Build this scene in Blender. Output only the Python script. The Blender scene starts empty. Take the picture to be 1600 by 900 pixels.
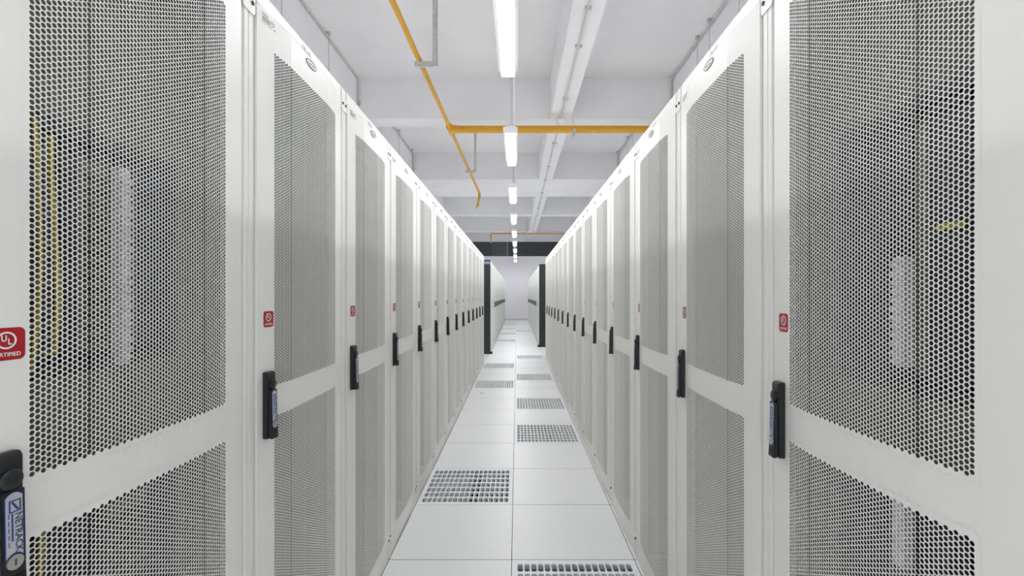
import bpy, bmesh, math, random
from mathutils import Matrix, Vector

random.seed(7)
S = bpy.context.scene
COL = S.collection
PI = math.pi

# ------------------------------------------------------------------ camera
EYE = 1.317
FPX = 715.0
cam = bpy.data.cameras.new('camera')
cam.sensor_width = 36.0
cam.lens = FPX / 1600.0 * 36.0
cam.shift_x = -7.5 / 1600.0
cam.shift_y = 11.5 / 1600.0
cam.clip_start = 0.02
cam_o = bpy.data.objects.new('camera', cam)
COL.objects.link(cam_o)
cam_o.location = (0, 0, EYE)
cam_o.rotation_euler = (PI / 2, 0, 0)
S.camera = cam_o

# ------------------------------------------------------------------ world, light level, exposure
W = bpy.data.worlds.new('world')
S.world = W
W.use_nodes = True
W.node_tree.nodes['Background'].inputs[0].default_value = (0.97, 0.985, 1.0, 1)
W.node_tree.nodes['Background'].inputs[1].default_value = 1.3
LAMP = 49.0
S.view_settings.view_transform = 'Standard'
S.view_settings.look = 'None'
S.view_settings.gamma = 1.0
S.view_settings.use_curve_mapping = False
S.view_settings.exposure = 0.1
S.cycles.max_bounces = 10
S.cycles.diffuse_bounces = 7
S.cycles.glossy_bounces = 4

# ------------------------------------------------------------------ the room's main measures (metres)
XL, XR = -0.640, 0.598            # front planes of the two cabinet rows
HC = 5.0                          # ceiling
HB = 4.317                        # underside of the beams
WL, WR, WB, WF = -2.70, 2.64, -2.6, 24.2
TX, TY, TS, TSX = -0.0255, 2.28, 0.6, 0.611   # raised floor grid


# ------------------------------------------------------------------ materials
def mat(name, base, rough=0.5, metal=0.0, noise=None, bump=None, emit=None, spec=0.5, coord='Object'):
    m = bpy.data.materials.new(name)
    m.use_nodes = True
    nt = m.node_tree
    b = nt.nodes['Principled BSDF']
    b.inputs['Base Color'].default_value = (*base, 1)
    b.inputs['Roughness'].default_value = rough
    b.inputs['Metallic'].default_value = metal
    b.inputs['Specular IOR Level'].default_value = spec
    tc = nt.nodes.new('ShaderNodeTexCoord')
    if noise:
        scale, amount, detail = noise
        n = nt.nodes.new('ShaderNodeTexNoise')
        n.inputs['Scale'].default_value = scale
        n.inputs['Detail'].default_value = detail
        nt.links.new(tc.outputs[coord], n.inputs['Vector'])
        r = nt.nodes.new('ShaderNodeValToRGB')
        r.color_ramp.elements[0].position = 0.35
        r.color_ramp.elements[1].position = 0.65
        r.color_ramp.elements[0].color = (*[c * (1 - amount) for c in base], 1)
        r.color_ramp.elements[1].color = (*[min(1, c * (1 + amount * 0.5)) for c in base], 1)
        nt.links.new(n.outputs['Fac'], r.inputs['Fac'])
        nt.links.new(r.outputs['Color'], b.inputs['Base Color'])
    if bump:
        scale, strength, dist = bump
        n = nt.nodes.new('ShaderNodeTexNoise')
        n.inputs['Scale'].default_value = scale
        n.inputs['Detail'].default_value = 2
        nt.links.new(tc.outputs[coord], n.inputs['Vector'])
        bn = nt.nodes.new('ShaderNodeBump')
        bn.inputs['Strength'].default_value = strength
        bn.inputs['Distance'].default_value = dist
        nt.links.new(n.outputs['Fac'], bn.inputs['Height'])
        nt.links.new(bn.outputs['Normal'], b.inputs['Normal'])
    if emit:
        b.inputs['Emission Color'].default_value = (*emit[0], 1)
        b.inputs['Emission Strength'].default_value = emit[1]
    return m


M = {}
M['paint'] = mat('light_grey_powder_coat', (0.82, 0.822, 0.78), 0.43, bump=(260, 0.22, 0.002))
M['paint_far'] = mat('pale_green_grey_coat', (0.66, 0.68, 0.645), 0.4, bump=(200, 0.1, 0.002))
M['inner'] = mat('inner_grey_sheet', (0.17, 0.17, 0.145), 0.5, noise=(9, 0.08, 2))
M['blank'] = mat('blanking_grey', (0.14, 0.14, 0.12), 0.55, noise=(14, 0.12, 2))
M['black'] = mat('black_plastic', (0.012, 0.014, 0.016), 0.38, noise=(60, 0.2, 2), bump=(500, 0.05, 0.001))
M['black_gloss'] = mat('black_panel', (0.011, 0.016, 0.016), 0.3, noise=(3, 0.2, 2))
M['screw'] = mat('black_screw', (0.02, 0.02, 0.022), 0.35, noise=(200, 0.2, 1))
M['red'] = mat('sticker_red', (0.38, 0.006, 0.014), 0.4, noise=(40, 0.05, 1))
M['white'] = mat('sticker_white', (0.80, 0.80, 0.79), 0.45, noise=(40, 0.03, 1))
M['ink'] = mat('dark_ink', (0.045, 0.047, 0.05), 0.5, noise=(60, 0.1, 1))
M['blue'] = mat('label_blue', (0.03, 0.04, 0.22), 0.4, noise=(60, 0.1, 1))
M['silver'] = mat('label_silver', (0.52, 0.56, 0.63), 0.35, metal=0.3, noise=(50, 0.06, 1))
M['nickel'] = mat('nickel_lock', (0.62, 0.60, 0.55), 0.32, metal=0.8, noise=(50, 0.05, 1))
M['steel'] = mat('galvanised_steel', (0.56, 0.57, 0.585), 0.45, metal=0.2, noise=(25, 0.12, 3))
M['plaster'] = mat('white_ceiling_paint', (0.80, 0.80, 0.812), 0.85, noise=(1.2, 0.03, 4), bump=(60, 0.05, 0.004))
M['wall'] = mat('white_wall_paint', (0.83, 0.825, 0.855), 0.8, noise=(0.8, 0.03, 4), bump=(60, 0.05, 0.004))
M['beam'] = mat('white_beam_paint', (0.81, 0.81, 0.825), 0.8, noise=(1.6, 0.035, 4), bump=(60, 0.05, 0.004))
M['tile'] = mat('speckled_floor_laminate', (0.78, 0.79, 0.795), 0.36, noise=(190, 0.2, 2), spec=0.45)
M['grille'] = mat('white_grille_coat', (0.76, 0.775, 0.80), 0.4, noise=(50, 0.03, 1))
M['damper'] = mat('grey_damper_steel', (0.42, 0.425, 0.44), 0.5, noise=(30, 0.2, 2))
M['slab'] = mat('dark_concrete', (0.035, 0.036, 0.038), 0.9, noise=(8, 0.3, 4))
M['seam'] = mat('dark_tile_edge', (0.03, 0.03, 0.03), 0.8, noise=(40, 0.2, 1))
M['yellow'] = mat('yellow_pipe_paint', (0.60, 0.315, 0.010), 0.42, noise=(6, 0.08, 3))
M['conduit'] = mat('off_white_conduit', (0.62, 0.615, 0.58), 0.6, noise=(20, 0.08, 2))
M['fixture'] = mat('white_fixture_shell', (0.82, 0.82, 0.83), 0.45, noise=(30, 0.03, 1))
M['diffuser'] = mat('lit_diffuser', (0.85, 0.85, 0.85), 0.5, emit=((0.985, 0.985, 1.0), LAMP))
M['charcoal'] = mat('charcoal_film', (0.044, 0.049, 0.053), 0.6, noise=(5, 0.25, 3))
M['charcoal2'] = mat('charcoal_panel', (0.070, 0.078, 0.083), 0.5, noise=(9, 0.2, 3))
M['fibre'] = mat('yellow_fibre_jacket', (0.50, 0.40, 0.02), 0.5, noise=(30, 0.1, 1))
M['device'] = mat('dark_device_shell', (0.025, 0.026, 0.028), 0.45, noise=(30, 0.3, 2))
M['device_blue'] = mat('blue_device_face', (0.035, 0.065, 0.13), 0.4, noise=(80, 0.5, 2))
M['clear'] = mat('bright_cable_guide', (0.85, 0.85, 0.86), 0.18, noise=(150, 0.2, 2))
M['strip_blue'] = mat('blue_header_strip', (0.10, 0.16, 0.24), 0.35, noise=(50, 0.4, 2))
M['ventgrey'] = mat('dark_vent_grey', (0.10, 0.105, 0.105), 0.5, noise=(30, 0.2, 2))


# ------------------------------------------------------------------ mesh helpers
class MB:
    """collects boxes, rods and plates and links them as one mesh object"""

    def __init__(self):
        self.v, self.f, self.mi = [], [], []

    def add(self, vs, fs, mi=0, T=None):
        o = len(self.v)
        for p in vs:
            self.v.append(tuple(T @ Vector(p)) if T is not None else tuple(p))
        for q in fs:
            self.f.append([o + i for i in q])
            self.mi.append(mi)
        return self

    def box(self, a, b, mi=0, T=None):
        x0, y0, z0 = a
        x1, y1, z1 = b
        x0, x1 = min(x0, x1), max(x0, x1)
        y0, y1 = min(y0, y1), max(y0, y1)
        z0, z1 = min(z0, z1), max(z0, z1)
        vs = [(x0, y0, z0), (x1, y0, z0), (x1, y1, z0), (x0, y1, z0),
              (x0, y0, z1), (x1, y0, z1), (x1, y1, z1), (x0, y1, z1)]
        fs = [(0, 3, 2, 1), (4, 5, 6, 7), (0, 1, 5, 4), (1, 2, 6, 5), (2, 3, 7, 6), (3, 0, 4, 7)]
        return self.add(vs, fs, mi, T)

    def prism(self, pts, z0, z1, mi=0, T=None):
        """closed outline pts (ccw, x-y) pulled from z0 to z1"""
        n = len(pts)
        vs = [(x, y, z0) for x, y in pts] + [(x, y, z1) for x, y in pts]
        fs = [tuple(range(n - 1, -1, -1)), tuple(range(n, 2 * n))]
        fs += [(i, (i + 1) % n, n + (i + 1) % n, n + i) for i in range(n)]
        return self.add(vs, fs, mi, T)

    def rod(self, p0, p1, r, n=12, mi=0, T=None, r1=None):
        p0, p1 = Vector(p0), Vector(p1)
        d = (p1 - p0).normalized()
        a = d.orthogonal().normalized()
        b = d.cross(a)
        r1 = r if r1 is None else r1
        vs = []
        for p, rr in ((p0, r), (p1, r1)):
            for i in range(n):
                t = 2 * PI * i / n
                vs.append(tuple(p + a * (rr * math.cos(t)) + b * (rr * math.sin(t))))
        fs = [(i, (i + 1) % n, n + (i + 1) % n, n + i) for i in range(n)]
        fs += [tuple(range(n - 1, -1, -1)), tuple(range(n, 2 * n))]
        return self.add(vs, fs, mi, T)

    def tube(self, pts, r, n=10, mi=0):
        """bent tube through pts"""
        P = [Vector(p) for p in pts]
        vs, fs = [], []
        ref = None
        for i, p in enumerate(P):
            d = ((P[min(i + 1, len(P) - 1)] - P[max(i - 1, 0)])).normalized()
            if ref is None:
                ref = d.orthogonal().normalized()
            a = (ref - d * ref.dot(d)).normalized()
            ref = a
            b = d.cross(a)
            for k in range(n):
                t = 2 * PI * k / n
                vs.append(tuple(p + a * (r * math.cos(t)) + b * (r * math.sin(t))))
        for i in range(len(P) - 1):
            for k in range(n):
                fs.append((i * n + k, i * n + (k + 1) % n, (i + 1) * n + (k + 1) % n, (i + 1) * n + k))
        fs.append(tuple(range(n - 1, -1, -1)))
        fs.append(tuple(range((len(P) - 1) * n, len(P) * n)))
        return self.add(vs, fs, mi)

    def ring(self, rx, ry, w, z0, z1, n=32, mi=0, T=None, dy=0.0):
        """flat oval band of width w; dy shifts the inner oval down"""
        vs = []
        for z in (z0, z1):
            for (a, b, s) in ((rx, ry, 0.0), (rx - w, ry - w, dy)):
                for i in range(n):
                    t = 2 * PI * i / n
                    vs.append((a * math.cos(t), b * math.sin(t) + s, z))
        fs = []
        for i in range(n):
            j = (i + 1) % n
            fs += [(2 * n + i, 2 * n + j, 3 * n + j, 3 * n + i), (i, j, 2 * n + j, 2 * n + i), (n + j, n + i, 3 * n + i, 3 * n + j)]
        return self.add(vs, fs, mi, T)

    def mesh(self, name, mats, bevel=0.0, smooth=True, seg=2):
        me = bpy.data.meshes.new(name)
        me.from_pydata(self.v, [], self.f)
        for m in mats:
            me.materials.append(m)
        me.polygons.foreach_set('material_index', self.mi)
        if bevel:
            bm = bmesh.new()
            bm.from_mesh(me)
            es = [e for e in bm.edges if len(e.link_faces) == 2 and e.calc_face_angle(0) > 0.6]
            bmesh.ops.bevel(bm, geom=es, offset=bevel, segments=seg, affect='EDGES', clamp_overlap=True)
            bm.to_mesh(me)
            bm.free()
        if smooth:
            me.shade_smooth()
            me.set_sharp_from_angle(angle=0.7)
        me.update()
        return me

    def build(self, name, mats, parent=None, **kw):
        if not isinstance(mats, (list, tuple)):
            mats = [mats]
        return link(name, self.mesh(name, mats, **kw), parent)


def link(name, me, parent=None, loc=None):
    o = bpy.data.objects.new(name, me)
    COL.objects.link(o)
    if parent is not None:
        o.parent = parent
    if loc is not None:
        o.location = loc
    return o


def tag(o, label=None, cat=None, group=None, kind=None):
    for k, v in (('label', label), ('category', cat), ('group', group), ('kind', kind)):
        if v:
            o[k] = v
    return o


def empty(name, loc=(0, 0, 0), rz=0.0):
    o = bpy.data.objects.new(name, None)
    o.empty_display_size = 0.1
    COL.objects.link(o)
    o.location = loc
    o.rotation_euler = (0, 0, rz)
    return o


def copy_tree(o, parent=None):
    c = o.copy()
    COL.objects.link(c)
    if parent is not None:
        c.parent = parent
    for ch in list(o.children):
        copy_tree(ch, c)
    return c


def round_rect(w, h, r, n=5, cx=0.0, cy=0.0):
    pts = []
    for (sx, sy, a0) in ((1, 1, 0), (-1, 1, PI / 2), (-1, -1, PI), (1, -1, 3 * PI / 2)):
        for i in range(n + 1):
            a = a0 + (PI / 2) * i / n
            pts.append((cx + sx * (w / 2 - r) + r * math.cos(a), cy + sy * (h / 2 - r) + r * math.sin(a)))
    return pts


_TXT = {}


def text(mb, s, size, cx, cy, z, mi=0, T=None, bold=0.0, rot=0.0, sx=1.0):
    """lettering as flat shapes centred on (cx, cy)"""
    key = (s, bold)
    if key not in _TXT:
        cu = bpy.data.curves.new('lettering', 'FONT')
        cu.body = s
        cu.size = 1.0
        cu.resolution_u = 3
        cu.offset = bold
        cu.align_x = 'CENTER'
        cu.align_y = 'CENTER'
        ob = bpy.data.objects.new('lettering', cu)
        COL.objects.link(ob)
        dg = bpy.context.evaluated_depsgraph_get()
        me = bpy.data.meshes.new_from_object(ob.evaluated_get(dg))
        _TXT[key] = ([tuple(v.co) for v in me.vertices], [tuple(p.vertices) for p in me.polygons])
        bpy.data.objects.remove(ob)
        bpy.data.curves.remove(cu)
        bpy.data.meshes.remove(me)
    vs, fs = _TXT[key]
    c, q = math.cos(rot), math.sin(rot)
    out = []
    for x, y, _ in vs:
        x, y = x * size * sx, y * size
        out.append((cx + x * c - y * q, cy + x * q + y * c, z))
    mb.add(out, fs, mi, T)


def ordinal(n):
    return ['first', 'second', 'third', 'fourth', 'fifth', 'sixth', 'seventh', 'eighth', 'ninth', 'tenth',
            'eleventh', 'twelfth', 'thirteenth', 'fourteenth', 'fifteenth'][n]


# ------------------------------------------------------------------ the setting: floor
GRILLES = [(1, -1), (1, 3), (1, 5), (1, 8), (1, 12), (1, 24),
           (0, 1), (0, 7), (0, 10), (0, 18), (0, 22), (0, 26), (0, 30), (0, 32)]   # (column, row): column 1 right of the centre seam
fl = MB()
for i in range(-5, 5):
    for j in range(-10, 37):
        col = i + 1
        if (col, j) in GRILLES:
            continue
        x0, x1 = TX + TSX * i, TX + TSX * (i + 1)
        y0, y1 = TY + TS * j, TY + TS * (j + 1)
        x0, x1, y0, y1 = max(x0, WL), min(x1, WR), max(y0, WB), min(y1, WF)
        if x1 - x0 < 0.02 or y1 - y0 < 0.02:
            continue
        g = 0.0016
        n0 = len(fl.f)
        fl.box((x0 + g, y0 + g, -0.03), (x1 - g, y1 - g, 0.0))
        for q in range(n0, n0 + 6):
            if q != n0 + 1:
                fl.mi[q] = 1
fl.box((WL, WB, -0.5), (WR, WF, -0.45), 2)
fl.box((WL, WB, -0.062), (-0.66, WF, -0.06), 2)
fl.box((0.62, WB, -0.062), (WR, WF, -0.06), 2)
tag(fl.build('floor', [M['tile'], M['seam'], M['slab']], smooth=False), 'speckled white raised floor of square panels', kind='structure')

# ceiling, beams and walls
c = MB().box((WL - 0.2, WB - 0.2, HC), (WR + 0.2, WF + 0.2, HC + 0.2))
tag(c.build('ceiling', M['plaster'], smooth=False), 'white painted concrete ceiling between beams', kind='structure')
BEAMS = [(-0.4, 0.0), (3.30, 3.69), (7.77, 8.16), (11.85, 13.2), (13.2, 13.9), (17.0, 17.4), (21.4, 21.8)]
for n, (y0, y1) in enumerate(BEAMS):
    drop = 0.0 if n != 4 else 0.004
    b = MB().box((WL, y0, HB - drop), (WR, y1, HC + 0.05))
    tag(b.build('trim_%d' % (n + 1), M['beam'], bevel=0.006), 'white concrete beam crossing the ceiling', kind='structure')
b = MB().box((0.57, WB, HB - 0.002), (0.92, WF, HC + 0.05))
tag(b.build('trim_8', M['beam'], bevel=0.006), 'long white concrete beam running the length of the ceiling', kind='structure')
for nm, a, bb in (('wall_left', (WL - 0.2, WB - 0.2, -0.5), (WL, WF + 0.2, HC)), ('wall_right', (WR, WB - 0.2, -0.5), (WR + 0.2, WF + 0.2, HC)),
                  ('wall_back', (WL, WF, -0.5), (WR, WF + 0.2, HC))):
    tag(MB().box(a, bb).build(nm, M['wall'], smooth=False), 'white painted wall', kind='structure')
tag(MB().box((WL, WF - 0.012, 0), (WR, WF, 0.10)).build('baseboard_back', M['conduit'], bevel=0.002), 'cream baseboard of the end wall', kind='structure')

# dark strip high on the end wall
w1 = empty('window_1', (0, WF, 3.38))
tag(w1, 'dark covered window strip high across the end wall', kind='structure')
MB().box((WL, -0.03, 0.0), (WR, 0.0, 0.77)).build('pane', M['charcoal'], w1, smooth=False)
f = MB()
f.box((-1.33, -0.05, 0.01), (-0.46, -0.03, 0.76))
for k in range(9):
    f.box((-1.33 + 0.097 * k, -0.054, 0.01), (-1.325 + 0.097 * k, -0.05, 0.76))
f.build('panel', M['charcoal2'], w1, smooth=False)
f = MB()
f.box((WL, -0.07, 0.765), (WR, 0.0, 0.80)).box((WL, -0.07, -0.03), (WR, 0.0, 0.0)).box((-0.50, -0.06, 0.0), (-0.485, -0.03, 0.77))
f.build('frame', M['wall'], w1, bevel=0.002)

# ------------------------------------------------------------------ server cabinets
CW, CD, CH = 0.598, 1.05, 2.08
DW = 0.268          # half width of the door
DB = 0.122          # where the door bends
DZ0, DZ1 = 0.058, 2.038


def prof(u):
    """how far the bowed door stands at u"""
    a = abs(u)
    if a <= DB:
        return -0.015
    return -0.015 + (a - DB) / (DW - DB) * 0.013


def facet(u, z, side=-1):
    """frame of the door's side facet: right, up, outward"""
    L = math.hypot(DW - DB, 0.013)
    t = Vector(((DW - DB) / L, side * 0.013 / L, 0)) if side < 0 else Vector(((DW - DB) / L, 0.013 / L, 0))
    n = Vector((t.y, -t.x, 0))
    return Matrix(((t.x, 0, n.x, u), (t.y, 0, n.y, prof(u)), (0, 1, 0, z), (0, 0, 0, 1)))


def front(u, y, z):
    return Matrix(((1, 0, 0, u), (0, 0, -1, y), (0, 1, 0, z), (0, 0, 0, 1)))


PU0, PU1 = -0.200, 0.206
PITCH = 0.0077


def door_mesh():
    V, F = [], []

    def vert(u, z, off=0.0):
        V.append((u, prof(u) + off, z))
        return len(V) - 1

    def plate(u0, u1, z0, z1, off=0.0007):
        cuts = [u0] + [k for k in (-DB, DB) if u0 < k < u1] + [u1]
        prev = None
        for u in cuts:
            cur = (vert(u, z0, off), vert(u, z1, off))
            if prev:
                F.append((prev[0], cur[0], cur[1], prev[1]))
            prev = cur

    cs = PITCH * math.sqrt(3) / 2
    ncol = int((PU1 - PU0) / cs)
    R = PITCH / math.sqrt(3)
    k = 0.82
    corner = {}

    def hexcell(cu, cz, solid):
        out, inn, back = [], [], []
        for a in range(6):
            t = a * PI / 3
            kk = 0.94 if min(abs(cu - DB), abs(cu + DB)) <= cs * 0.5 else k
            du, dz = R * math.cos(t), R * math.sin(t)
            key = (round((cu + du) * 20000), round((cz + dz) * 20000))
            if key not in corner:
                corner[key] = vert(cu + du, cz + dz)
            out.append(corner[key])
            if not solid:
                inn.append(vert(cu + du * kk, cz + dz * kk))
                back.append(vert(cu + du * kk, cz + dz * kk, 0.0011))
        if solid:
            F.append(tuple(out))
            return
        for a in range(6):
            b = (a + 1) % 6
            F.append((out[a], out[b], inn[b], inn[a]))
            F.append((inn[a], inn[b], back[b], back[a]))

    u_start = PU0 + R
    for z0, z1 in ((0.133, 1.010), (1.080, 1.952)):
        nrow = int((z1 - z0) / PITCH)
        for i in range(-1, ncol + 1):
            for j in range(-1, nrow + 1):
                cu = u_start + i * cs
                cz = z0 + PITCH * (0.5 + j) + (PITCH / 2 if i % 2 else 0)
                solid = i in (-1, ncol) or j in (-1, nrow) or (i % 2 and j == nrow - 1)
                hexcell(cu, cz, solid)
    ue = u_start + (ncol - 1) * cs
    e = 0.0016
    plate(-DW, u_start - R - e * 0.2, DZ0, DZ1, 0.0003)
    plate(ue + R + e * 0.2, DW, DZ0, DZ1, 0.0003)
    plate(u_start - R - 0.004, ue + R + 0.004, DZ0, 0.133)
    n1 = int((1.010 - 0.133) / PITCH)
    n2 = int((1.952 - 1.080) / PITCH)
    plate(u_start - R - 0.004, ue + R + 0.004, 0.133 + n1 * PITCH + 0.0005, 1.080)
    plate(u_start - R - 0.004, ue + R + 0.004, 1.080 + n2 * PITCH + 0.0005, DZ1)
    # folded edges
    for u in (-DW, DW):
        a, b = vert(u, DZ0, 0.0003), vert(u, DZ1, 0.0003)
        c_, d = vert(u, DZ1, 0.020), vert(u, DZ0, 0.020)
        F.append((a, b, c_, d))
        s = 1 if u < 0 else -1
        V.append((u + s * 0.02, prof(u) + 0.020, DZ1)); V.append((u + s * 0.02, prof(u) + 0.020, DZ0))
        F.append((c_, len(V) - 2, len(V) - 1, d))
    for z in (DZ0, DZ1):
        cuts = [-DW, -DB, DB, DW]
        prev = None
        for u in cuts:
            p = vert(u, z, 0.0003)
            V.append((u, 0.018, z))
            cur = (p, len(V) - 1)
            if prev:
                F.append((prev[0], cur[0], cur[1], prev[1]))
            prev = cur
    me = bpy.data.meshes.new('door')
    me.from_pydata(V, [], F)
    me.materials.append(M['paint'])
    me.update()
    return me


def sticker_mesh():
    T = facet(-DW + 0.044, 1.2565)
    m = MB()
    m.prism(round_rect(0.0425, 0.0425, 0.0075), 0.0, 0.0004, 1, T)
    m.prism(round_rect(0.0405, 0.0405, 0.0068), 0.0004, 0.0006, 0, T)
    T2 = T @ Matrix.Translation((0, 0.0045, 0))
    m.ring(0.0108, 0.0108, 0.0021, 0.0006, 0.0008, 32, 1, T2)
    text(m, 'U', 0.0105, -0.0026, 0.0022, 0.0009, 1, T2, bold=0.03, sx=0.85)
    text(m, 'L', 0.0105, 0.0034, -0.0020, 0.0009, 1, T2, bold=0.03, sx=0.85)
    text(m, 'CERTIFIED', 0.0068, 0, -0.0132, 0.0008, 1, T, bold=0.02, sx=0.98)
    return m.mesh('certification_sticker', [M['red'], M['white']], smooth=False)


def rating_mesh():
    T = facet(-DW + 0.046, 2.016)
    m = MB()
    m.prism(round_rect(0.056, 0.026, 0.001, 2), 0.0, 0.0003, 0, T)
    for k, (w, b) in enumerate(((0.022, 0.0022), (0.030, 0.0012), (0.031, 0.0024), (0.030, 0.0024), (0.034, 0.0014))):
        y = 0.0095 - 0.0047 * k
        m.box((-0.025, y - b / 2, 0.0003), (-0.025 + w, y + b / 2, 0.0005), 1, T)
    T2 = T @ Matrix.Translation((0.0155, 0.002, 0))
    m.ring(0.0072, 0.0072, 0.0014, 0.0003, 0.0005, 24, 1, T2)
    text(m, 'UL', 0.0075, 0, 0, 0.0005, 1, T2, bold=0.03, sx=0.75)
    text(m, 'us', 0.009, 0.0245, -0.008, 0.0005, 1, T, bold=0.02, sx=0.7)
    return m.mesh('rating_label', [M['paint'], M['ink']], smooth=False)


def emblem_mesh():
    T = front(0.0, -0.015, 2.0185)
    m = MB()
    n = 32
    m.prism([(0.033 * math.cos(2 * PI * i / n), 0.0105 * math.sin(2 * PI * i / n)) for i in range(n)], 0, 0.0008, 0, T)
    m.ring(0.034, 0.0115, 0.0028, 0.0, 0.0014, n, 1, T, dy=-0.0008)
    m.box((-0.021, -0.0006, 0.0008), (0.022, 0.0014, 0.0013), 1, T)
    m.box((-0.016, -0.0044, 0.0008), (0.017, -0.0030, 0.0012), 1, T)
    return m.mesh('oval_emblem', [M['paint'], M['ink']], smooth=False)


def number_mesh():
    m = MB()
    T = front(0.0, -0.0005, 2.0595)
    text(m, 'CBL-L02', 0.017, 0, 0, 0.0002, 0, T, bold=0.0, sx=0.95)
    return m.mesh('rack_number', [M['ink']], smooth=False)


HU = -DW + 0.036


def handle_meshes():
    T = facet(HU, 1.040)
    body = MB()
    # tall base block with a sloped head
    prof_pts = [(0.0, -0.083), (0.013, -0.083), (0.0145, 0.045), (0.0145, 0.078), (0.011, 0.084), (0.0, 0.084)]   # (outward, up)
    w = 0.0155
    vs = [(-w, b, a) for a, b in prof_pts] + [(w, b, a) for a, b in prof_pts]
    n = len(prof_pts)
    fs = [tuple(range(n)), tuple(range(2 * n - 1, n - 1, -1))] + [(i, n + i, n + (i + 1) % n, (i + 1) % n) for i in range(n)]
    body.add(vs, fs, 0, T)
    body_me = body.mesh('handle_base', [M['black']], bevel=0.0012)
    lever = MB()
    lp = [(0.0145, -0.082), (0.024, -0.084), (0.0225, -0.060), (0.0205, 0.038), (0.0145, 0.040)]
    w = 0.0128
    vs = [(-w, b, a) for a, b in lp] + [(w, b, a) for a, b in lp]
    n = len(lp)
    fs = [tuple(range(n)), tuple(range(2 * n - 1, n - 1, -1))] + [(i, n + i, n + (i + 1) % n, (i + 1) % n) for i in range(n)]
    lever.add(vs, fs, 0, T)
    for k in range(4):
        lever.box((-0.010, -0.079 + 0.0042 * k, 0.0225), (0.010, -0.0772 + 0.0042 * k, 0.0247), 0, T)
    lever_me = lever.mesh('handle_lever', [M['black']], bevel=0.0012)
    knob = MB().rod((0, 0.052, 0.0140), (0, 0.052, 0.0190), 0.0124, 28, 0, T).rod((0, 0.052, 0.0190), (0, 0.052, 0.0205), 0.0124, 28, 0, T, r1=0.0105)
    knob_me = knob.mesh('handle_knob', [M['black']])
    lab = MB()
    # label follows the lever's slope
    L = T @ Matrix.Translation((0, 0, 0.0216)) @ Matrix.Rotation(math.radians(-1.17), 4, 'X')

    def tongue(w, y0, y1, r):
        pts = []
        for i in range(9):
            t = -1 + 2 * i / 8
            pts.append((t * w, y0 + r * (1 - t * t) * 1.0))
        for i in range(9):
            t = 1 - 2 * i / 8
            pts.append((t * w, y1 + r * (1 - t * t)))
        return pts
    lab.prism(tongue(0.0098, -0.043, 0.032, 0.005), -0.0012, 0.0005, 1, L)
    lab.prism(tongue(0.0088, -0.0415, 0.0315, 0.005), 0.0005, 0.0007, 0, L)
    text(lab, 'NETRACK', 0.0108, 0.0042, -0.013, 0.0009, 2, L, bold=0.02, rot=-PI / 2, sx=0.98)
    # emblem: a square frame crossed by a stroke
    for a, b, q in (((-0.0055, 0.026, 0.0007), (0.0070, 0.0275, 0.0010), 2), ((-0.0055, 0.0125, 0.0007), (-0.0040, 0.026, 0.0010), 3),
                    ((0.0055, 0.0125, 0.0007), (0.0070, 0.0260, 0.0010), 2), ((-0.0055, 0.0125, 0.0007), (0.0058, 0.0140, 0.0010), 3)):
        lab.box(a, b, q, L)
    lab.add([(-0.0035, 0.0255, 0.0009), (-0.001, 0.0255, 0.0009), (0.0055, 0.0145, 0.0009), (0.0028, 0.0145, 0.0009)], [(3, 2, 1, 0)], 3, L)
    lab.box((-0.0030, -0.022, 0.0007), (-0.0014, 0.0115, 0.0010), 3, L)
    for k in range(5):
        lab.box((-0.0062, -0.028 + 0.0085 * k, 0.0007), (-0.0054, -0.022 + 0.0085 * k, 0.0009), 2, L)
    lab_me = lab.mesh('handle_label', [M['silver'], M['blue'], M['ink'], M['blue']], smooth=False)
    lock = MB().rod((0, -0.048, 0.0215), (0, -0.048, 0.0244), 0.0088, 24, 0, T).box((-0.0009, -0.052, 0.0244), (0.0009, -0.044, 0.0246), 1, T)
    lock_me = lock.mesh('key_lock', [M['nickel'], M['ink']])
    return [('handle_base', body_me), ('handle_lever', lever_me), ('handle_knob', knob_me), ('handle_label', lab_me), ('key_lock', lock_me)]


def frame_mesh():
    m = MB()
    h = CW / 2
    for s in (-1, 1):
        a, b = s * h, s * (h - 0.016)
        m.box((a, 0.0, 0.0), (b, 0.05, CH))
        m.box((b, 0.004, 0.0), (s * 0.2705, 0.05, CH))
        m.box((s * h, CD - 0.05, 0.0), (s * (h - 0.03), CD, CH))
    m.box((-0.2705, 0.0, 2.041), (0.2705, 0.03, CH))
    m.box((-0.2705, 0.0, 0.0), (0.2705, 0.03, 0.055))
    m.box((-0.2705, CD - 0.03, 2.02), (0.2705, CD, CH))
    m.box((-0.2705, CD - 0.03, 0.0), (0.2705, CD, 0.055))
    return m.mesh('frame', [M['paint']], bevel=0.0016, seg=1)


def darken_inner(m, face):
    """inner face of a sheet, darkened for the shade inside the cabinet"""
    m.mi[face] = 1
    return m


def side_mesh(s):
    h = CW / 2
    m = MB().box((s * h, 0.05, 0.02), (s * (h - 0.0015), CD - 0.05, CH - 0.01))
    darken_inner(m, 3 if s < 0 else 5)
    me = m.mesh('side_panel', [M['paint'], M['inner']], smooth=False)
    return me


def rail_mesh(s, y):
    m = MB()
    m.box((s * 0.236, y, 0.06), (s * 0.262, y + 0.002, 2.02))
    m.box((s * 0.260, y, 0.06), (s * 0.262, y + 0.04, 2.02))
    return m.mesh('mounting_rail', [M['inner']], smooth=False)


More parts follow.
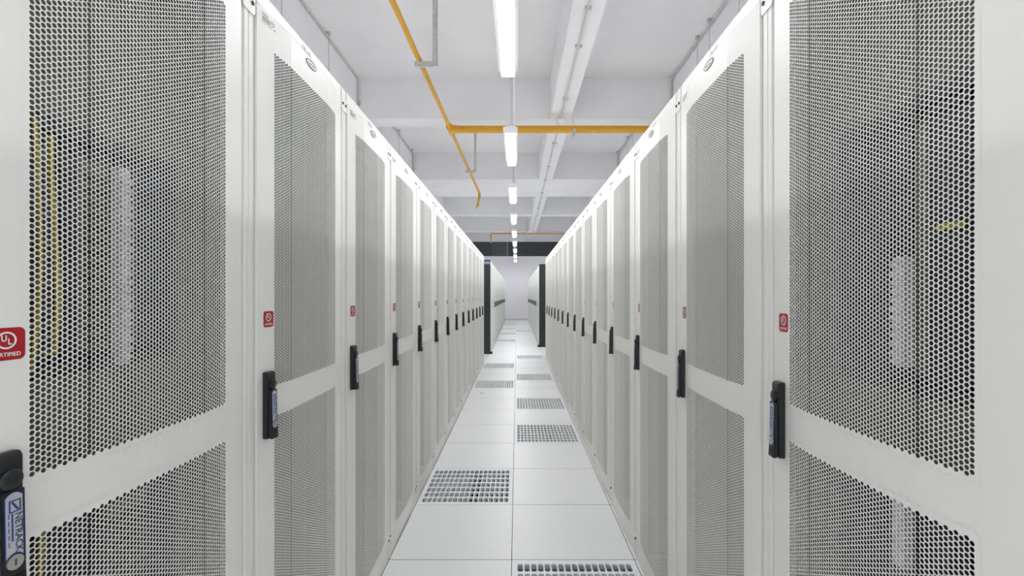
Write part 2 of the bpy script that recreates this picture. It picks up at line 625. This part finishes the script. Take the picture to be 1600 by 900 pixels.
def blank_mesh(gaps, lo=0.0, hi=9.0):
    """grey filler plates between the rails, leaving the gaps (z0, z1) free"""
    m = MB()
    z = 0.075
    U = 0.0889
    edges = []
    while z < 2.0:
        z1 = min(z + U - 0.001, 2.005)
        cuts = [(z, z1)]
        for g0, g1 in gaps:
            nx = []
            for a, b in cuts:
                if b <= g0 or a >= g1:
                    nx.append((a, b))
                else:
                    if a < g0 - 0.004:
                        nx.append((a, g0 - 0.001))
                    if b > g1 + 0.004:
                        nx.append((g1 + 0.001, b))
            cuts = nx
        for a, b in cuts:
            if a < lo or b > hi:
                continue
            m.box((-0.238, 0.116, a), (0.238, 0.119, b))
            m.box((-0.236, 0.119, a), (0.236, 0.135, a + 0.002))
        z += U
    return m.mesh('blanking_panel', [M['blank']], smooth=False)


def plate_mesh(z, tilt):
    m = MB()
    u = CW / 2 + 0.001
    T = front(u - 0.001, 0.0, z)
    pts = [(-0.024, -0.016), (-0.018, -0.022), (0.018, -0.022), (0.024, -0.016), (0.024, 0.022), (-0.024, 0.022)]
    m.prism(pts, 0.0, 0.0026, 0, T)
    return m.mesh('joining_plate', [M['paint']], smooth=False)


def screw_mesh(z, du, dz):
    T = front(CW / 2 + du, -0.0026, z + dz)
    m = MB().rod((0, 0, 0), (0, 0, 0.0022), 0.0052, 16, 0, T).rod((0, 0, 0.0022), (0, 0, 0.0034), 0.0052, 16, 0, T, r1=0.0034)
    return m.mesh('screw', [M['screw']])


ME_FRAME, ME_DOOR = frame_mesh(), door_mesh()
ME_STICK, ME_RATE, ME_EMB, ME_NUM = sticker_mesh(), rating_mesh(), emblem_mesh(), number_mesh()
ME_HANDLE = handle_meshes()
ME_SIDE = [side_mesh(-1), side_mesh(1)]
ME_TOP = darken_inner(MB().box((-CW / 2 + 0.0005, 0.03, CH - 0.012), (CW / 2 - 0.0005, CD - 0.03, CH - 0.004)), 0).mesh('top_panel', [M['paint'], M['inner']], smooth=False)
ME_REAR = darken_inner(MB().box((-0.2705, CD - 0.032, 0.05), (0.2705, CD - 0.002, 2.03)), 2).mesh('rear_door', [M['paint'], M['inner']], smooth=False)
ME_RAIL = [rail_mesh(-1, 0.12), rail_mesh(1, 0.12), rail_mesh(-1, 0.80), rail_mesh(1, 0.80)]
ME_BLANK = blank_mesh([])
ME_PLATE = [(plate_mesh(2.018, 0), [screw_mesh(2.022, -0.013, 0), screw_mesh(2.022, 0.013, 0)]),
            (plate_mesh(0.100, 0), [screw_mesh(0.100, -0.011, -0.006), screw_mesh(0.100, 0.011, 0.006)])]


def cabinet_proto():
    r = empty('server_cabinet')
    link('frame', ME_FRAME, r)
    d = link('door', ME_DOOR, r)
    for nm, me in ME_HANDLE:
        o = link(nm, me, d)
        if nm == 'handle_label':
            o['label'] = 'silver and blue handle label'
        if nm == 'key_lock':
            o['label'] = 'round nickel key lock'
    o = link('certification_sticker', ME_STICK, d)
    o['label'] = 'red certification sticker'
    link('rating_label', ME_RATE, d)
    link('oval_emblem', ME_EMB, d)
    link('rack_number', ME_NUM, r)
    for me in ME_SIDE:
        link('side_panel', me, r)
    link('top_panel', ME_TOP, r)
    link('rear_door', ME_REAR, r)
    for me in ME_RAIL:
        link('mounting_rail', me, r)
    link('blanking_panel', ME_BLANK, r)
    for me, scs in ME_PLATE:
        p = link('joining_plate', me, r)
        for s in scs:
            o = link('screw', s, p)
            o['label'] = 'black screw'
    return r


CAB0 = cabinet_proto()
LEFT_N, RIGHT_N = 14, 15
cabs_left, cabs_right = [], []
for k in range(LEFT_N):
    o = CAB0 if k == 0 else copy_tree(CAB0)
    o.location = (XL, 0.792 + 0.6 * k, 0)
    o.rotation_euler = (0, 0, PI / 2)
    tag(o, 'light grey server cabinet with perforated door, %s from the camera in the left row' % ordinal(k),
        'server cabinet', 'server cabinets along the aisle')
    cabs_left.append(o)
for j in range(RIGHT_N):
    o = copy_tree(CAB0)
    o.location = (XR, 0.791 + 0.6 * j, 0)
    o.rotation_euler = (0, 0, -PI / 2)
    tag(o, 'light grey server cabinet with perforated door, %s from the camera in the right row' % ordinal(j),
        'server cabinet', 'server cabinets along the aisle')
    cabs_right.append(o)
# the end cabinets have no neighbour to be joined to
for o in (cabs_left[-1], cabs_right[0]):
    for ch in list(o.children):
        if ch.name.startswith('joining_plate'):
            for g in list(ch.children):
                bpy.data.objects.remove(g)
            bpy.data.objects.remove(ch)
# fillers with room for the equipment seen through the nearest doors
GAPS_L = [(1.185, 1.605), (0.55, 0.97)]
GAPS_R = [(1.14, 1.67), (0.62, 1.02)]
for o, g in ((cabs_left[0], GAPS_L), (cabs_right[0], GAPS_R)):
    for ch in list(o.children):
        if ch.name.startswith('blanking_panel'):
            ch.data = blank_mesh(g, g[0][1], 9.0)
            link('blanking_panel', blank_mesh(g, g[1][1], g[0][0]), o)
            link('blanking_panel', blank_mesh(g, 0.0, g[1][0]), o)


# ------------------------------------------------------------------ equipment behind the nearest doors
def chassis(name, label, cab, z0, z1, slots, shell, faces):
    """rack-mounted chassis: shell with upright modules"""
    r = empty(name, cab.location + Vector((0, 0, z0)), cab.rotation_euler.z)
    tag(r, label, 'network equipment', None)
    h = z1 - z0
    b = MB()
    b.box((-0.22, 0.15, 0.0), (0.22, 0.70, h))
    b.box((-0.22, 0.112, 0.0), (0.22, 0.15, 0.018)).box((-0.22, 0.112, h - 0.022), (0.22, 0.15, h))
    b.box((-0.222, 0.112, 0.0), (-0.216, 0.15, h)).box((0.216, 0.112, 0.0), (0.222, 0.15, h))
    b.build('chassis_shell', shell, r, bevel=0.001, seg=1)
    b = MB()
    b.box((-0.242, 0.113, 0.0), (-0.222, 0.1155, h)).box((0.222, 0.113, 0.0), (0.242, 0.1155, h))
    b.build('mounting_ear', M['inner'], r, smooth=False)
    for (u0, u1, m_, style) in slots:
        q = MB()
        q.box((u0, 0.122, 0.022), (u1, 0.15, h - 0.026))
        n = int((h - 0.09) / 0.022)
        for i in range(n):
            zz = 0.045 + i * 0.022
            if style == 'port':
                q.box((u0 + 0.004, 0.119, zz), (u1 - 0.004, 0.123, zz + 0.013), 1)
        q.box((u0 + 0.002, 0.112, 0.024), (u1 - 0.002, 0.122, 0.034), 2)
        q.box((u0 + 0.002, 0.112, h - 0.04), (u1 - 0.002, 0.122, h - 0.028), 2)
        q.build('line_card', [m_, faces, D], r, bevel=0.0006, seg=1)
    return r


D, DBL, IN = M['device'], M['device_blue'], M['inner']
sl = [(-0.21, -0.155, D, 'plain'), (-0.150, -0.105, D, 'port'), (-0.100, -0.04, IN, 'port'), (-0.035, 0.0, D, 'port'), (0.005, 0.06, IN, 'port'), (0.065, 0.125, IN, 'plain'),
      (0.135, 0.20, DBL, 'port')]
eq = chassis('distribution_chassis', 'upright chassis with a dark blue module behind the nearest left door', cabs_left[0], 1.187, 1.603, sl, D, D)
g = MB()
g.box((0.061, 0.098, 0.0), (0.081, 0.118, 0.37))
for i in range(22):
    g.box((0.059, 0.094, 0.010 + 0.0157 * i), (0.083, 0.098, 0.018 + 0.0157 * i))
o = g.build('cable_guide', M['clear'], eq, bevel=0.0008, seg=1)
o['label'] = 'shiny white slotted cable guide'
sl = [(-0.21, -0.12, IN, 'port'), (-0.115, -0.07, D, 'plain'), (-0.06, 0.05, D, 'port'), (0.06, 0.15, IN, 'port'), (0.155, 0.212, D, 'plain')]
chassis('patch_chassis', 'dark chassis low behind the nearest left door, below its crossband', cabs_left[0], 0.552, 0.968, sl, D, D)
sl = [(-0.212, -0.15, D, 'port'), (-0.145, -0.09, D, 'plain'), (-0.085, -0.045, D, 'port'), (-0.037, -0.012, IN, 'plain'), (-0.005, 0.075, D, 'port'), (0.08, 0.14, D, 'plain'), (0.145, 0.212, D, 'port')]
eq = chassis('switch_chassis', 'black upright switch chassis behind the nearest right door', cabs_right[0], 1.142, 1.668, sl, D, D)
g = MB()
g.box((-0.058, 0.098, 0.045), (-0.033, 0.118, 0.245))
for i in range(12):
    g.box((-0.060, 0.094, 0.05 + 0.016 * i), (-0.031, 0.098, 0.058 + 0.016 * i))
o = g.build('cable_guide', M['clear'], eq, bevel=0.0008, seg=1)
o['label'] = 'shiny white slotted cable guide'
o = MB().box((0.010, 0.117, 0.285), (0.060, 0.119, 0.296)).build('asset_tag', M['fibre'], eq, smooth=False)
o['label'] = 'yellow asset tag'
sl = [(-0.212, -0.10, D, 'port'), (-0.095, -0.05, IN, 'plain'), (-0.04, 0.06, D, 'port'), (0.07, 0.212, IN, 'port')]
eq = chassis('router_chassis', 'black chassis low behind the nearest right door, below its crossband', cabs_right[0], 0.622, 1.018, sl, D, D)
g = MB()
g.box((-0.058, 0.098, 0.20), (-0.034, 0.118, 0.375))
o = g.build('cable_guide', M['clear'], eq, bevel=0.0008, seg=1)
o['label'] = 'shiny white cable guide'
# yellow fibre leads hanging at the near edge of the left chassis
for i, (u, z0, z1) in enumerate(((-0.090, 1.20, 1.585), (-0.064, 1.225, 1.57), (-0.080, 0.57, 0.945))):
    pts = []
    for q in range(13):
        t = q / 12
        pts.append((u + 0.006 * math.sin(5 * t + i), 0.098 + 0.006 * math.cos(4 * t + i), z0 + (z1 - z0) * t))
    pts = [(u, 0.1115, z0)] + pts + [(u, 0.1115, z1)]
    o = MB().tube(pts, 0.0042, 8).build('fibre_lead', M['fibre'])
    o.location = cabs_left[0].location
    o.rotation_euler = cabs_left[0].rotation_euler
    tag(o, ['yellow fibre lead at the outer edge of the upper chassis behind the nearest left door',
            'yellow fibre lead on the inner side beside another, behind the nearest left door',
            'yellow fibre lead on the low chassis below the crossband, nearest left door'][i], 'cable', 'yellow fibre leads')

# ------------------------------------------------------------------ second rows further down the aisle
PW, PD, PH = 1.25, 0.9, 2.10


def power_parts(r, w, vent, end):
    h = w / 2
    b = MB().box((-h + 0.002, 0.02, 0.06), (h - 0.002, PD, PH - 0.02)).box((-h + 0.002, 0.0, PH - 0.06), (h - 0.002, 0.02, PH))
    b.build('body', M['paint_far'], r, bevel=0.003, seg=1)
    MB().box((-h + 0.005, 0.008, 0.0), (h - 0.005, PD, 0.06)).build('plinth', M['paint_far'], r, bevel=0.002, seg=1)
    nd = 2
    for i in range(nd):
        u0 = -h + 0.006 + i * (w - 0.012) / nd
        u1 = u0 + (w - 0.012) / nd - 0.014
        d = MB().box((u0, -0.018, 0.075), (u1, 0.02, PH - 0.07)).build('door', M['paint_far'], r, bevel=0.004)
        if vent:
            v = MB().box((u0 + 0.03, -0.0195, 1.0), (u1 - 0.03, -0.018, 1.15))
            for q in range(6):
                v.box((u0 + 0.04, -0.022, 1.012 + 0.022 * q), (u1 - 0.04, -0.0195, 1.020 + 0.022 * q))
            vv = v.build('vent', M['ventgrey'], d, smooth=False)
            vv['label'] = 'dark grey louvred vent'
        else:
            MB().box((u1 - 0.05, -0.028, 1.0), (u1 - 0.03, -0.018, 1.2)).build('handle', M['steel'], d, bevel=0.003)
    return r


def far_row(side, x, y0, n, last):
    rz = PI / 2 if side == 'left' else -PI / 2
    y = y0
    first = None
    for i in range(n):
        w = 1.5 if i == 0 else PW
        r = empty('power_cabinet', (x, y + w / 2, 0), rz)
        if i == 0:
            power_parts(r, w, False, True)
            s = -1 if side == 'left' else 1      # the end towards the camera
            e = MB().box((s * w / 2, -0.012, 0.05), (s * (w / 2 + 0.03), PD, PH + 0.015))
            eo = e.build('end_panel', M['black_gloss'], r, bevel=0.003)
            eo['label'] = 'black end panel'
            MB().box((s * (w / 2 - 0.06), -0.055, 0.0), (s * (w / 2 + 0.04), PD, 0.05)).build('foot', M['black'], r, bevel=0.003)
            if side == 'left':
                st = MB().box((s * (w / 2 + 0.03), 0.0, PH - 0.085), (s * (w / 2 + 0.033), 0.40, PH - 0.015), 0)
                for q in range(7):
                    st.box((s * (w / 2 + 0.033), 0.012 + 0.03 * q, PH - 0.065), (s * (w / 2 + 0.0335), 0.03 + 0.03 * q, PH - 0.04), 1)
                so = st.build('header_strip', [M['strip_blue'], M['silver']], r, smooth=False)
                so['label'] = 'blue header strip'
            tag(r, 'plain white cabinet with black end panel at the head of the far %s row' % side, 'power cabinet', 'cabinets of the far rows')
        else:
            if first is None:
                power_parts(r, w, True, False)
                first = r
            else:
                for ch in list(first.children):
                    copy_tree(ch, r)
            tag(r, 'white cabinet with dark vent strip, %s past the black end panel, far %s row' % (ordinal(i - 1), side), 'power cabinet', 'cabinets of the far rows')
        y += w


far_row('left', -0.605, 10.30, 10, 23.5)
far_row('right', 0.585, 11.70, 9, 23.5)

# ------------------------------------------------------------------ floor grilles
NU, NV, GU, GV = 17, 7, 0.0329, 0.0775


def grille_panel():
    m = MB()
    h = TS / 2 - 0.0016
    lu, lv = NU * GU / 2, NV * GV / 2
    hx = TSX / 2 - 0.0016
    m.box((-hx, -h, -0.03), (-lu, h, 0.0)).box((lu, -h, -0.03), (hx, h, 0.0))
    m.box((-lu, -h, -0.03), (lu, -lv, 0.0)).box((-lu, lv, -0.03), (lu, h, 0.0))
    hx, hy, r = 0.0130, 0.0310, 0.0085
    for i in range(NU):
        for j in range(NV):
            cx, cy = -lu + GU * (i + 0.5), -lv + GV * (j + 0.5)
            inn, out = [], []
            a, b = GU / 2, GV / 2
            for (sx, sy, t0) in ((1, 1, 0), (-1, 1, PI / 2), (-1, -1, PI), (1, -1, 3 * PI / 2)):
                px, py = cx + sx * (hx - r), cy + sy * (hy - r)
                for k in range(3):
                    t = t0 + k * PI / 4
                    inn.append((px + r * math.cos(t), py + r * math.sin(t)))
                e = [(cx + sx * a, py), (cx + sx * a, cy + sy * b), (px, cy + sy * b)]
                out += e if sx * sy > 0 else e[::-1]
            n = 12
            vs = [(x, y, 0.0) for x, y in out] + [(x, y, 0.0) for x, y in inn] + [(x, y, -0.012) for x, y in inn]
            fs = []
            for k in range(n):
                l = (k + 1) % n
                fs += [(k, l, n + l, n + k), (n + k, n + l, 2 * n + l, 2 * n + k)]
            m.add(vs, fs)
    return m.mesh('grille_panel', [M['grille']], smooth=False)


def damper_mesh():
    m = MB()
    lu, lv = NU * GU / 2, NV * GV / 2
    m.box((-lu - 0.01, -lv - 0.01, -0.048), (lu + 0.01, -lv, -0.030)).box((-lu - 0.01, lv, -0.048), (lu + 0.01, lv + 0.01, -0.030))
    for i in range(NU + 1):
        x = -lu + GU * i
        w = 0.0125 if i not in (9, 10) else 0.005
        m.box((x - w + 0.002, -lv, -0.040), (x + w + 0.002, lv, -0.036))
    for j in (2, 5):
        m.box((-lu, -lv + GV * j - 0.012, -0.048), (lu, -lv + GV * j + 0.012, -0.042))
    return m.mesh('damper', [M['damper']], smooth=False)


ME_GP, ME_DP = grille_panel(), damper_mesh()
lab_g = {1: ['white slotted floor grille nearest the camera, right of the aisle seam', 'second floor grille from the camera on the right tile column',
             'third floor grille from the camera on the right tile column', 'fourth floor grille from the camera on the right tile column',
             'fifth floor grille on the right column, just short of the dark end panels', 'last small-looking floor grille on the right column, near the end wall'],
         0: ['large white floor grille on the left tile column, nearest one there', 'second floor grille from the camera on the left tile column',
             'third floor grille from the camera on the left tile column', 'first floor grille past the black end panel, left column',
             'second floor grille past the black end panel, left column', 'third floor grille past the black end panel, left column',
             'fourth floor grille past the black end panel, left column', 'last floor grille before the end wall, left column']}
gp = None
cnt = {0: 0, 1: 0}
for (c_, j) in GRILLES:
    loc = (TX + TSX * (c_ - 0.5), TY + TS * (j + 0.5), 0)
    if gp is None:
        gp = empty('floor_grille', loc)
        link('grille_panel', ME_GP, gp)
        link('damper', ME_DP, gp)['label'] = 'grey damper bars under the slots'
        g = gp
    else:
        g = copy_tree(gp)
        g.location = loc
    tag(g, lab_g[c_][cnt[c_]], 'floor grille', 'slotted floor grilles along the aisle')
    cnt[c_] += 1

# ------------------------------------------------------------------ linear lights over the aisle
LX, LH = -0.066, 3.0


def light_proto():
    r = empty('linear_light', (LX, 0, LH))
    b = MB()
    prof_ = [(-0.074, 0.042), (-0.074, 0.034), (-0.052, 0.006), (-0.052, 0.0), (0.052, 0.0), (0.052, 0.006), (0.074, 0.034), (0.074, 0.042), (0.03, 0.055), (-0.03, 0.055)]
    n = len(prof_)
    vs = [(x, -0.597, z) for x, z in prof_] + [(x, 0.597, z) for x, z in prof_]
    fs = [tuple(range(n)), tuple(range(2 * n - 1, n - 1, -1))] + [(i, n + i, n + (i + 1) % n, (i + 1) % n) for i in range(n)]
    b.add(vs, fs)
    b.build('housing', M['fixture'], r, bevel=0.001, seg=1)
    d = MB()
    pr = [(-0.051, 0.006), (-0.047, -0.012), (-0.03, -0.018), (0.03, -0.018), (0.047, -0.012), (0.051, 0.006)]
    n = len(pr)
    vs = [(x, -0.590, z) for x, z in pr] + [(x, 0.590, z) for x, z in pr]
    fs = [(i, i + 1, n + i + 1, n + i)[::-1] for i in range(n - 1)] + [tuple(range(n)), tuple(range(2 * n - 1, n - 1, -1))]
    d.add(vs, fs)
    o = d.build('diffuser', M['diffuser'], r)
    o['label'] = 'glowing white diffuser'
    for s in (-1, 1):
        MB().box((-0.052, s * 0.590, -0.020), (0.052, s * 0.600, 0.040)).build('end_cap', M['fixture'], r, bevel=0.002)
        MB().rod((0.006, s * 0.57, 0.05), (0.006, s * 0.57, HC - LH), 0.0045, 8).build('hanger_rod', M['steel'], r)
        MB().box((-0.02, s * 0.57 - 0.02, 0.05), (0.03, s * 0.57 + 0.02, 0.075)).build('hanger_bracket', M['steel'], r, bevel=0.002)
    return r


lp = None
ys = [2.89 + 2.4 * i for i in range(9)]
lt = []
for i, y in enumerate(ys):
    if lp is None:
        lp = light_proto()
        o = lp
    else:
        o = copy_tree(lp)
    o.location = (LX, y, LH)
    tag(o, ['long ceiling light cut by the top edge of the photo, first over the aisle', 'hanging linear light just in front of the yellow cross pipe',
                'third hanging linear light along the aisle', 'fourth hanging linear light along the aisle',
                'fifth hanging linear light, level with the far thin yellow pipe', 'sixth hanging linear light, in front of the dark strip top',
                'seventh hanging linear light, in front of the dark strip', 'eighth hanging linear light, at the dark strip lower edge',
                'last hanging linear light, nearest the end wall'][i], 'ceiling light', 'linear lights along the aisle')
    lt.append(o)
# unseen copies along the side walls, added to brighten the ceiling
for side, x in (('left', WL + 0.080), ('right', WR - 0.080)):
    for i in range(9):
        o = copy_tree(lp)
        o.location = (x, 0.49 + 2.7 * i, LH)
        for ch in list(o.children):
            if ch.name.startswith('hanger'):
                bpy.data.objects.remove(ch)
        tag(o, 'unseen fill light added on the wall behind the %s row, %s from the camera' % (side, ordinal(i)), 'ceiling light', 'unseen fill lights behind the rows')
for i in (1, 3):
    cmb = MB().rod((0.036, -0.55, 0.05), (0.036, -0.55, HC - LH), 0.010, 10)
    cmb.box((0.022, -0.57, 0.95), (0.058, -0.535, 0.98))
    cmb.build('cable_conduit', M['fixture'], lt[i])

# ------------------------------------------------------------------ yellow suppression pipes
PZ = 4.110


def bx(y):
    return -1.115 + 0.0194 * (y - 7.7)


sp = empty('suppression_pipe', (bx(7.7), 7.7, HB))
tag(sp, 'thick yellow pipe crossing the ceiling with a thin branch over the left row', 'pipe')


def inl(o, root):
    """keep a part built in room coordinates where it is under its root"""
    o.matrix_parent_inverse = Matrix.Translation(root.location).inverted()
    return o


inl(MB().rod((bx(7.7), 7.7, PZ), (WR - 0.002, 7.7, PZ), 0.060, 24).build('main_pipe', M['yellow'], sp), sp)
inl(MB().rod((bx(1.2), 1.2, PZ), (bx(12.5), 12.5, PZ), 0.030, 18).build('branch_pipe', M['yellow'], sp), sp)
t = MB().rod((bx(7.56), 7.56, PZ), (bx(7.86), 7.86, PZ), 0.055, 20).rod((bx(7.7), 7.7, PZ), (bx(7.7) + 0.12, 7.7, PZ), 0.068, 24)
inl(t.build('tee_fitting', M['yellow'], sp), sp)
x = bx(12.5)
pts = [(bx(12.36), 12.36, PZ), (x, 12.44, PZ - 0.006), (x, 12.48, PZ - 0.025), (x, 12.5, PZ - 0.06), (x, 12.5, PZ - 0.10)]
inl(MB().tube(pts, 0.038, 16).build('elbow', M['yellow'], sp), sp)
inl(MB().rod((x, 12.5, PZ - 0.08), (x - 0.055, 12.5, PZ - 0.37), 0.030, 16).build('drop_pipe', M['yellow'], sp), sp)
o = inl(MB().rod((x - 0.055, 12.5, PZ - 0.37), (x - 0.066, 12.5, PZ - 0.42), 0.034, 16).build('nozzle', M['steel'], sp), sp)
o['label'] = 'grey metal nozzle'

PZ2 = 4.178
s2 = empty('suppression_pipe', (-1.2, 21.2, PZ2))
tag(s2, 'thin yellow pipe high before the end wall, turning down at one end', 'pipe')
inl(MB().rod((-1.2, 21.2, PZ2), (WR - 0.002, 21.2, PZ2), 0.030, 16).build('main_pipe', M['yellow'], s2), s2)
inl(MB().tube([(-1.11, 21.2, PZ2), (-1.17, 21.2, PZ2 - 0.006), (-1.197, 21.2, PZ2 - 0.03), (-1.2, 21.2, PZ2 - 0.09)], 0.037, 14).build('elbow', M['yellow'], s2), s2)
inl(MB().rod((-1.2, 21.2, PZ2 - 0.07), (-1.2, 21.2, PZ2 - 0.37), 0.030, 14).build('drop_pipe', M['yellow'], s2), s2)
inl(MB().rod((-1.2, 21.2, PZ2 - 0.37), (-1.2, 21.2, PZ2 - 0.42), 0.034, 14).build('nozzle', M['steel'], s2), s2)

# brackets: an upright channel from the ceiling with an arm under the pipe
for i, (y, xs, xa, w) in enumerate(((5.42, -0.966, -1.209, 0.052), (10.1, -0.918, -1.137, 0.05))):
    r = empty('pipe_bracket', (xs, y, HC))
    zt = PZ - 0.031
    hw = w / 2
    st = MB().box((-hw, -0.021, zt - w - HC), (hw, -0.017, 0)).box((-hw, -0.021, zt - w - HC), (-hw + 0.004, 0.021, 0)).box((hw - 0.004, -0.021, zt - w - HC), (hw, 0.021, 0))
    st.build('strut', M['steel'], r, bevel=0.0008, seg=1)
    ar = MB().box((xa - xs, -0.022, zt - w - HC), (-hw, 0.022, zt - w + 0.004 - HC)).box((xa - xs, -0.022, zt - w - HC), (-hw, -0.018, zt - HC)).box((xa - xs, 0.018, zt - w - HC), (-hw, 0.022, zt - HC))
    ar.build('arm', M['steel'], r, bevel=0.0008, seg=1)
    MB().box((-0.06, -0.05, -0.008), (0.06, 0.05, 0.0)).build('base_plate', M['steel'], r, bevel=0.001, seg=1)
    pu = bx(y) - xs
    cl = MB()
    ptsu = [(pu + 0.0345 * math.cos(a), 0, PZ - HC + 0.0345 * math.sin(a)) for a in [math.radians(q) for q in range(-20, 201, 20)]]
    ptsu = [(pu + 0.033, 0, zt - w - HC)] + ptsu + [(pu - 0.033, 0, zt - w - HC)]
    cl.tube(ptsu, 0.003, 6)
    cl.build('pipe_clip', M['steel'], r)
    tag(r, ['grey hanging channel bracket under the yellow branch, before the cross pipe', 'grey hanging channel bracket under the yellow branch, beyond the cross pipe'][i],
        'pipe bracket', 'pipe brackets')
r = empty('pipe_clamp', (0.953, 7.7, HB))
MB().rod((0, 0, PZ - HB), (0, 0.10, 0.0), 0.005, 8).build('hanger_rod', M['steel'], r)
MB().box((-0.028, -0.05, PZ - 0.14 - HB), (0.012, -0.02, PZ - 0.03 - HB)).box((-0.005, -0.066, PZ - 0.10 - HB), (0.030, -0.03, PZ - 0.01 - HB)).build('clamp_body', M['steel'], r, bevel=0.003)
tag(r, 'small grey clamp on the thick yellow cross pipe', 'pipe clamp')
r = empty('pipe_hanger', (0.46, 21.24, 4.757))
MB().box((-0.02, -0.01, PZ2 - 0.04 - 4.757), (0.02, 0.16, PZ2 - 0.03 - 4.757)).box((-0.02, 0.0, PZ2 - 0.04 - 4.757), (0.02, 0.012, 0.0)).build('strut', M['steel'], r, bevel=0.001, seg=1)
MB().rod((-0.03, -0.04, PZ2 - 4.757), (0.03, -0.04, PZ2 - 4.757), 0.036, 16).build('collar', M['fixture'], r)
tag(r, 'upright grey hanger on the far thin yellow pipe', 'pipe hanger')

# ------------------------------------------------------------------ conduits, detector, hanging rods
bc = empty('beam_conduit', (0.74, 2.0, HB))
tag(bc, 'off-white conduit running under the long ceiling beam', 'conduit')
MB().rod((0, 0, -0.016), (0, 19.35, -0.016), 0.013, 10).build('conduit_tube', M['conduit'], bc)
for k, y in enumerate((4.75, 5.48, 6.95, 8.96, 10.6, 11.85, 13.3, 14.6, 15.7, 17.2)):
    w = 0.045 if k in (1, 2, 3) else 0.035
    q = MB().box((-w, y - 2.0 - 0.014, -0.032), (w, y - 2.0 + 0.014, 0.002))
    q.rod((-w * 0.75, y - 2, -0.036), (-w * 0.75, y - 2, -0.03), 0.008, 8).rod((w * 0.75, y - 2, -0.036), (w * 0.75, y - 2, -0.03), 0.008, 8)
    q.build('saddle', M['steel'], bc, bevel=0.002, seg=1)
sd = empty('smoke_detector', (0.735, 7.55, HB - 0.105))
tag(sd, 'round white smoke detector under the long beam, in front of the yellow cross pipe', 'smoke detector')
MB().rod((0, 0, 0.105), (0, 0, 0), 0.016, 14).build('stem', M['conduit'], sd)
MB().rod((0, 0, 0), (0, 0, -0.022), 0.058, 28).build('base', M['fixture'], sd)
MB().rod((0, 0, -0.022), (0, 0, -0.055), 0.052, 28, r1=0.034).rod((0, 0, -0.055), (0, 0, -0.062), 0.026, 20).build('sensor_head', M['fixture'], sd)
o = tag(MB().rod((0.73, 21.37, HB - 0.03), (2.1, 21.37, HB - 0.03), 0.012, 8).build('cross_conduit', M['steel']), 'thin grey conduit above the far thin yellow pipe', 'conduit')

for side, xc in (('left', WL + 0.019), ('right', WR - 0.031)):
    for bay, (y0, y1) in enumerate(((1.0, 7.74), (8.2, 11.82))):
        r = empty('corner_conduit', (xc, y0, HC))
        L = y1 - y0
        MB().tube([(0, 0, -0.016), (0, L - 0.06, -0.016), (0, L - 0.02, -0.03), (0, L, -0.07), (0, L, -0.40)], 0.013, 8).build('conduit_tube', M['conduit'], r)
        for q in (0.35, 0.62, 0.86):
            MB().box((-0.016, L * q - 0.014, -0.034), (0.02, L * q + 0.014, 0.0)).build('saddle', M['steel'], r, bevel=0.002, seg=1)
        MB().box((-0.016, L - 0.03, -0.46), (0.03, L + 0.028, -0.39)).build('junction_box', M['steel'], r, bevel=0.003)
        tag(r, 'off-white conduit along the %s ceiling corner, %s the yellow cross pipe' % (side, ['before', 'beyond'][bay]), 'conduit', 'ceiling corner conduits')

RODS = [(-2.63, 5.12, 'first by the left wall, before the yellow cross pipe'), (-2.63, 6.40, 'second by the left wall, before the yellow cross pipe'),
        (-2.63, 8.92, 'first by the left wall beyond the yellow cross pipe'), (-2.63, 10.2, 'second by the left wall beyond the yellow cross pipe'), (-2.63, 11.5, 'third by the left wall beyond the yellow cross pipe'),
        (2.565, 5.28, 'first by the right wall, before the yellow cross pipe'), (2.565, 6.5, 'third by the right wall, before the yellow cross pipe'), (2.565, 6.10, 'second by the right wall, before the yellow cross pipe'),
        (2.565, 10.1, 'first by the right wall beyond the yellow cross pipe'), (2.565, 10.6, 'second by the right wall beyond the yellow cross pipe'), (2.565, 11.7, 'third by the right wall beyond the yellow cross pipe')]
for x, y, wh in RODS:
    r = empty('suspension_rod', (x, y, HC))
    MB().rod((0, 0, 0), (0, 0, -1.6), 0.0055, 8).build('rod', M['steel'], r)
    MB().rod((0, 0, 0), (0, 0, -0.04), 0.028, 10).build('anchor', M['steel'], r)
    tag(r, 'thin ceiling rod, %s' % wh, 'suspension rod', 'suspension rods')

# a sliver of black scrap on one floor panel
o = tag(MB().box((-0.025, -0.006, 0.0), (0.028, 0.004, 0.003)).build('scrap', M['black'], bevel=0.001), 'sliver of black scrap lying on a left floor panel', 'scrap')
o.location = (-0.475, 6.15, 0.0)
o.rotation_euler = (0, 0, 0.1)
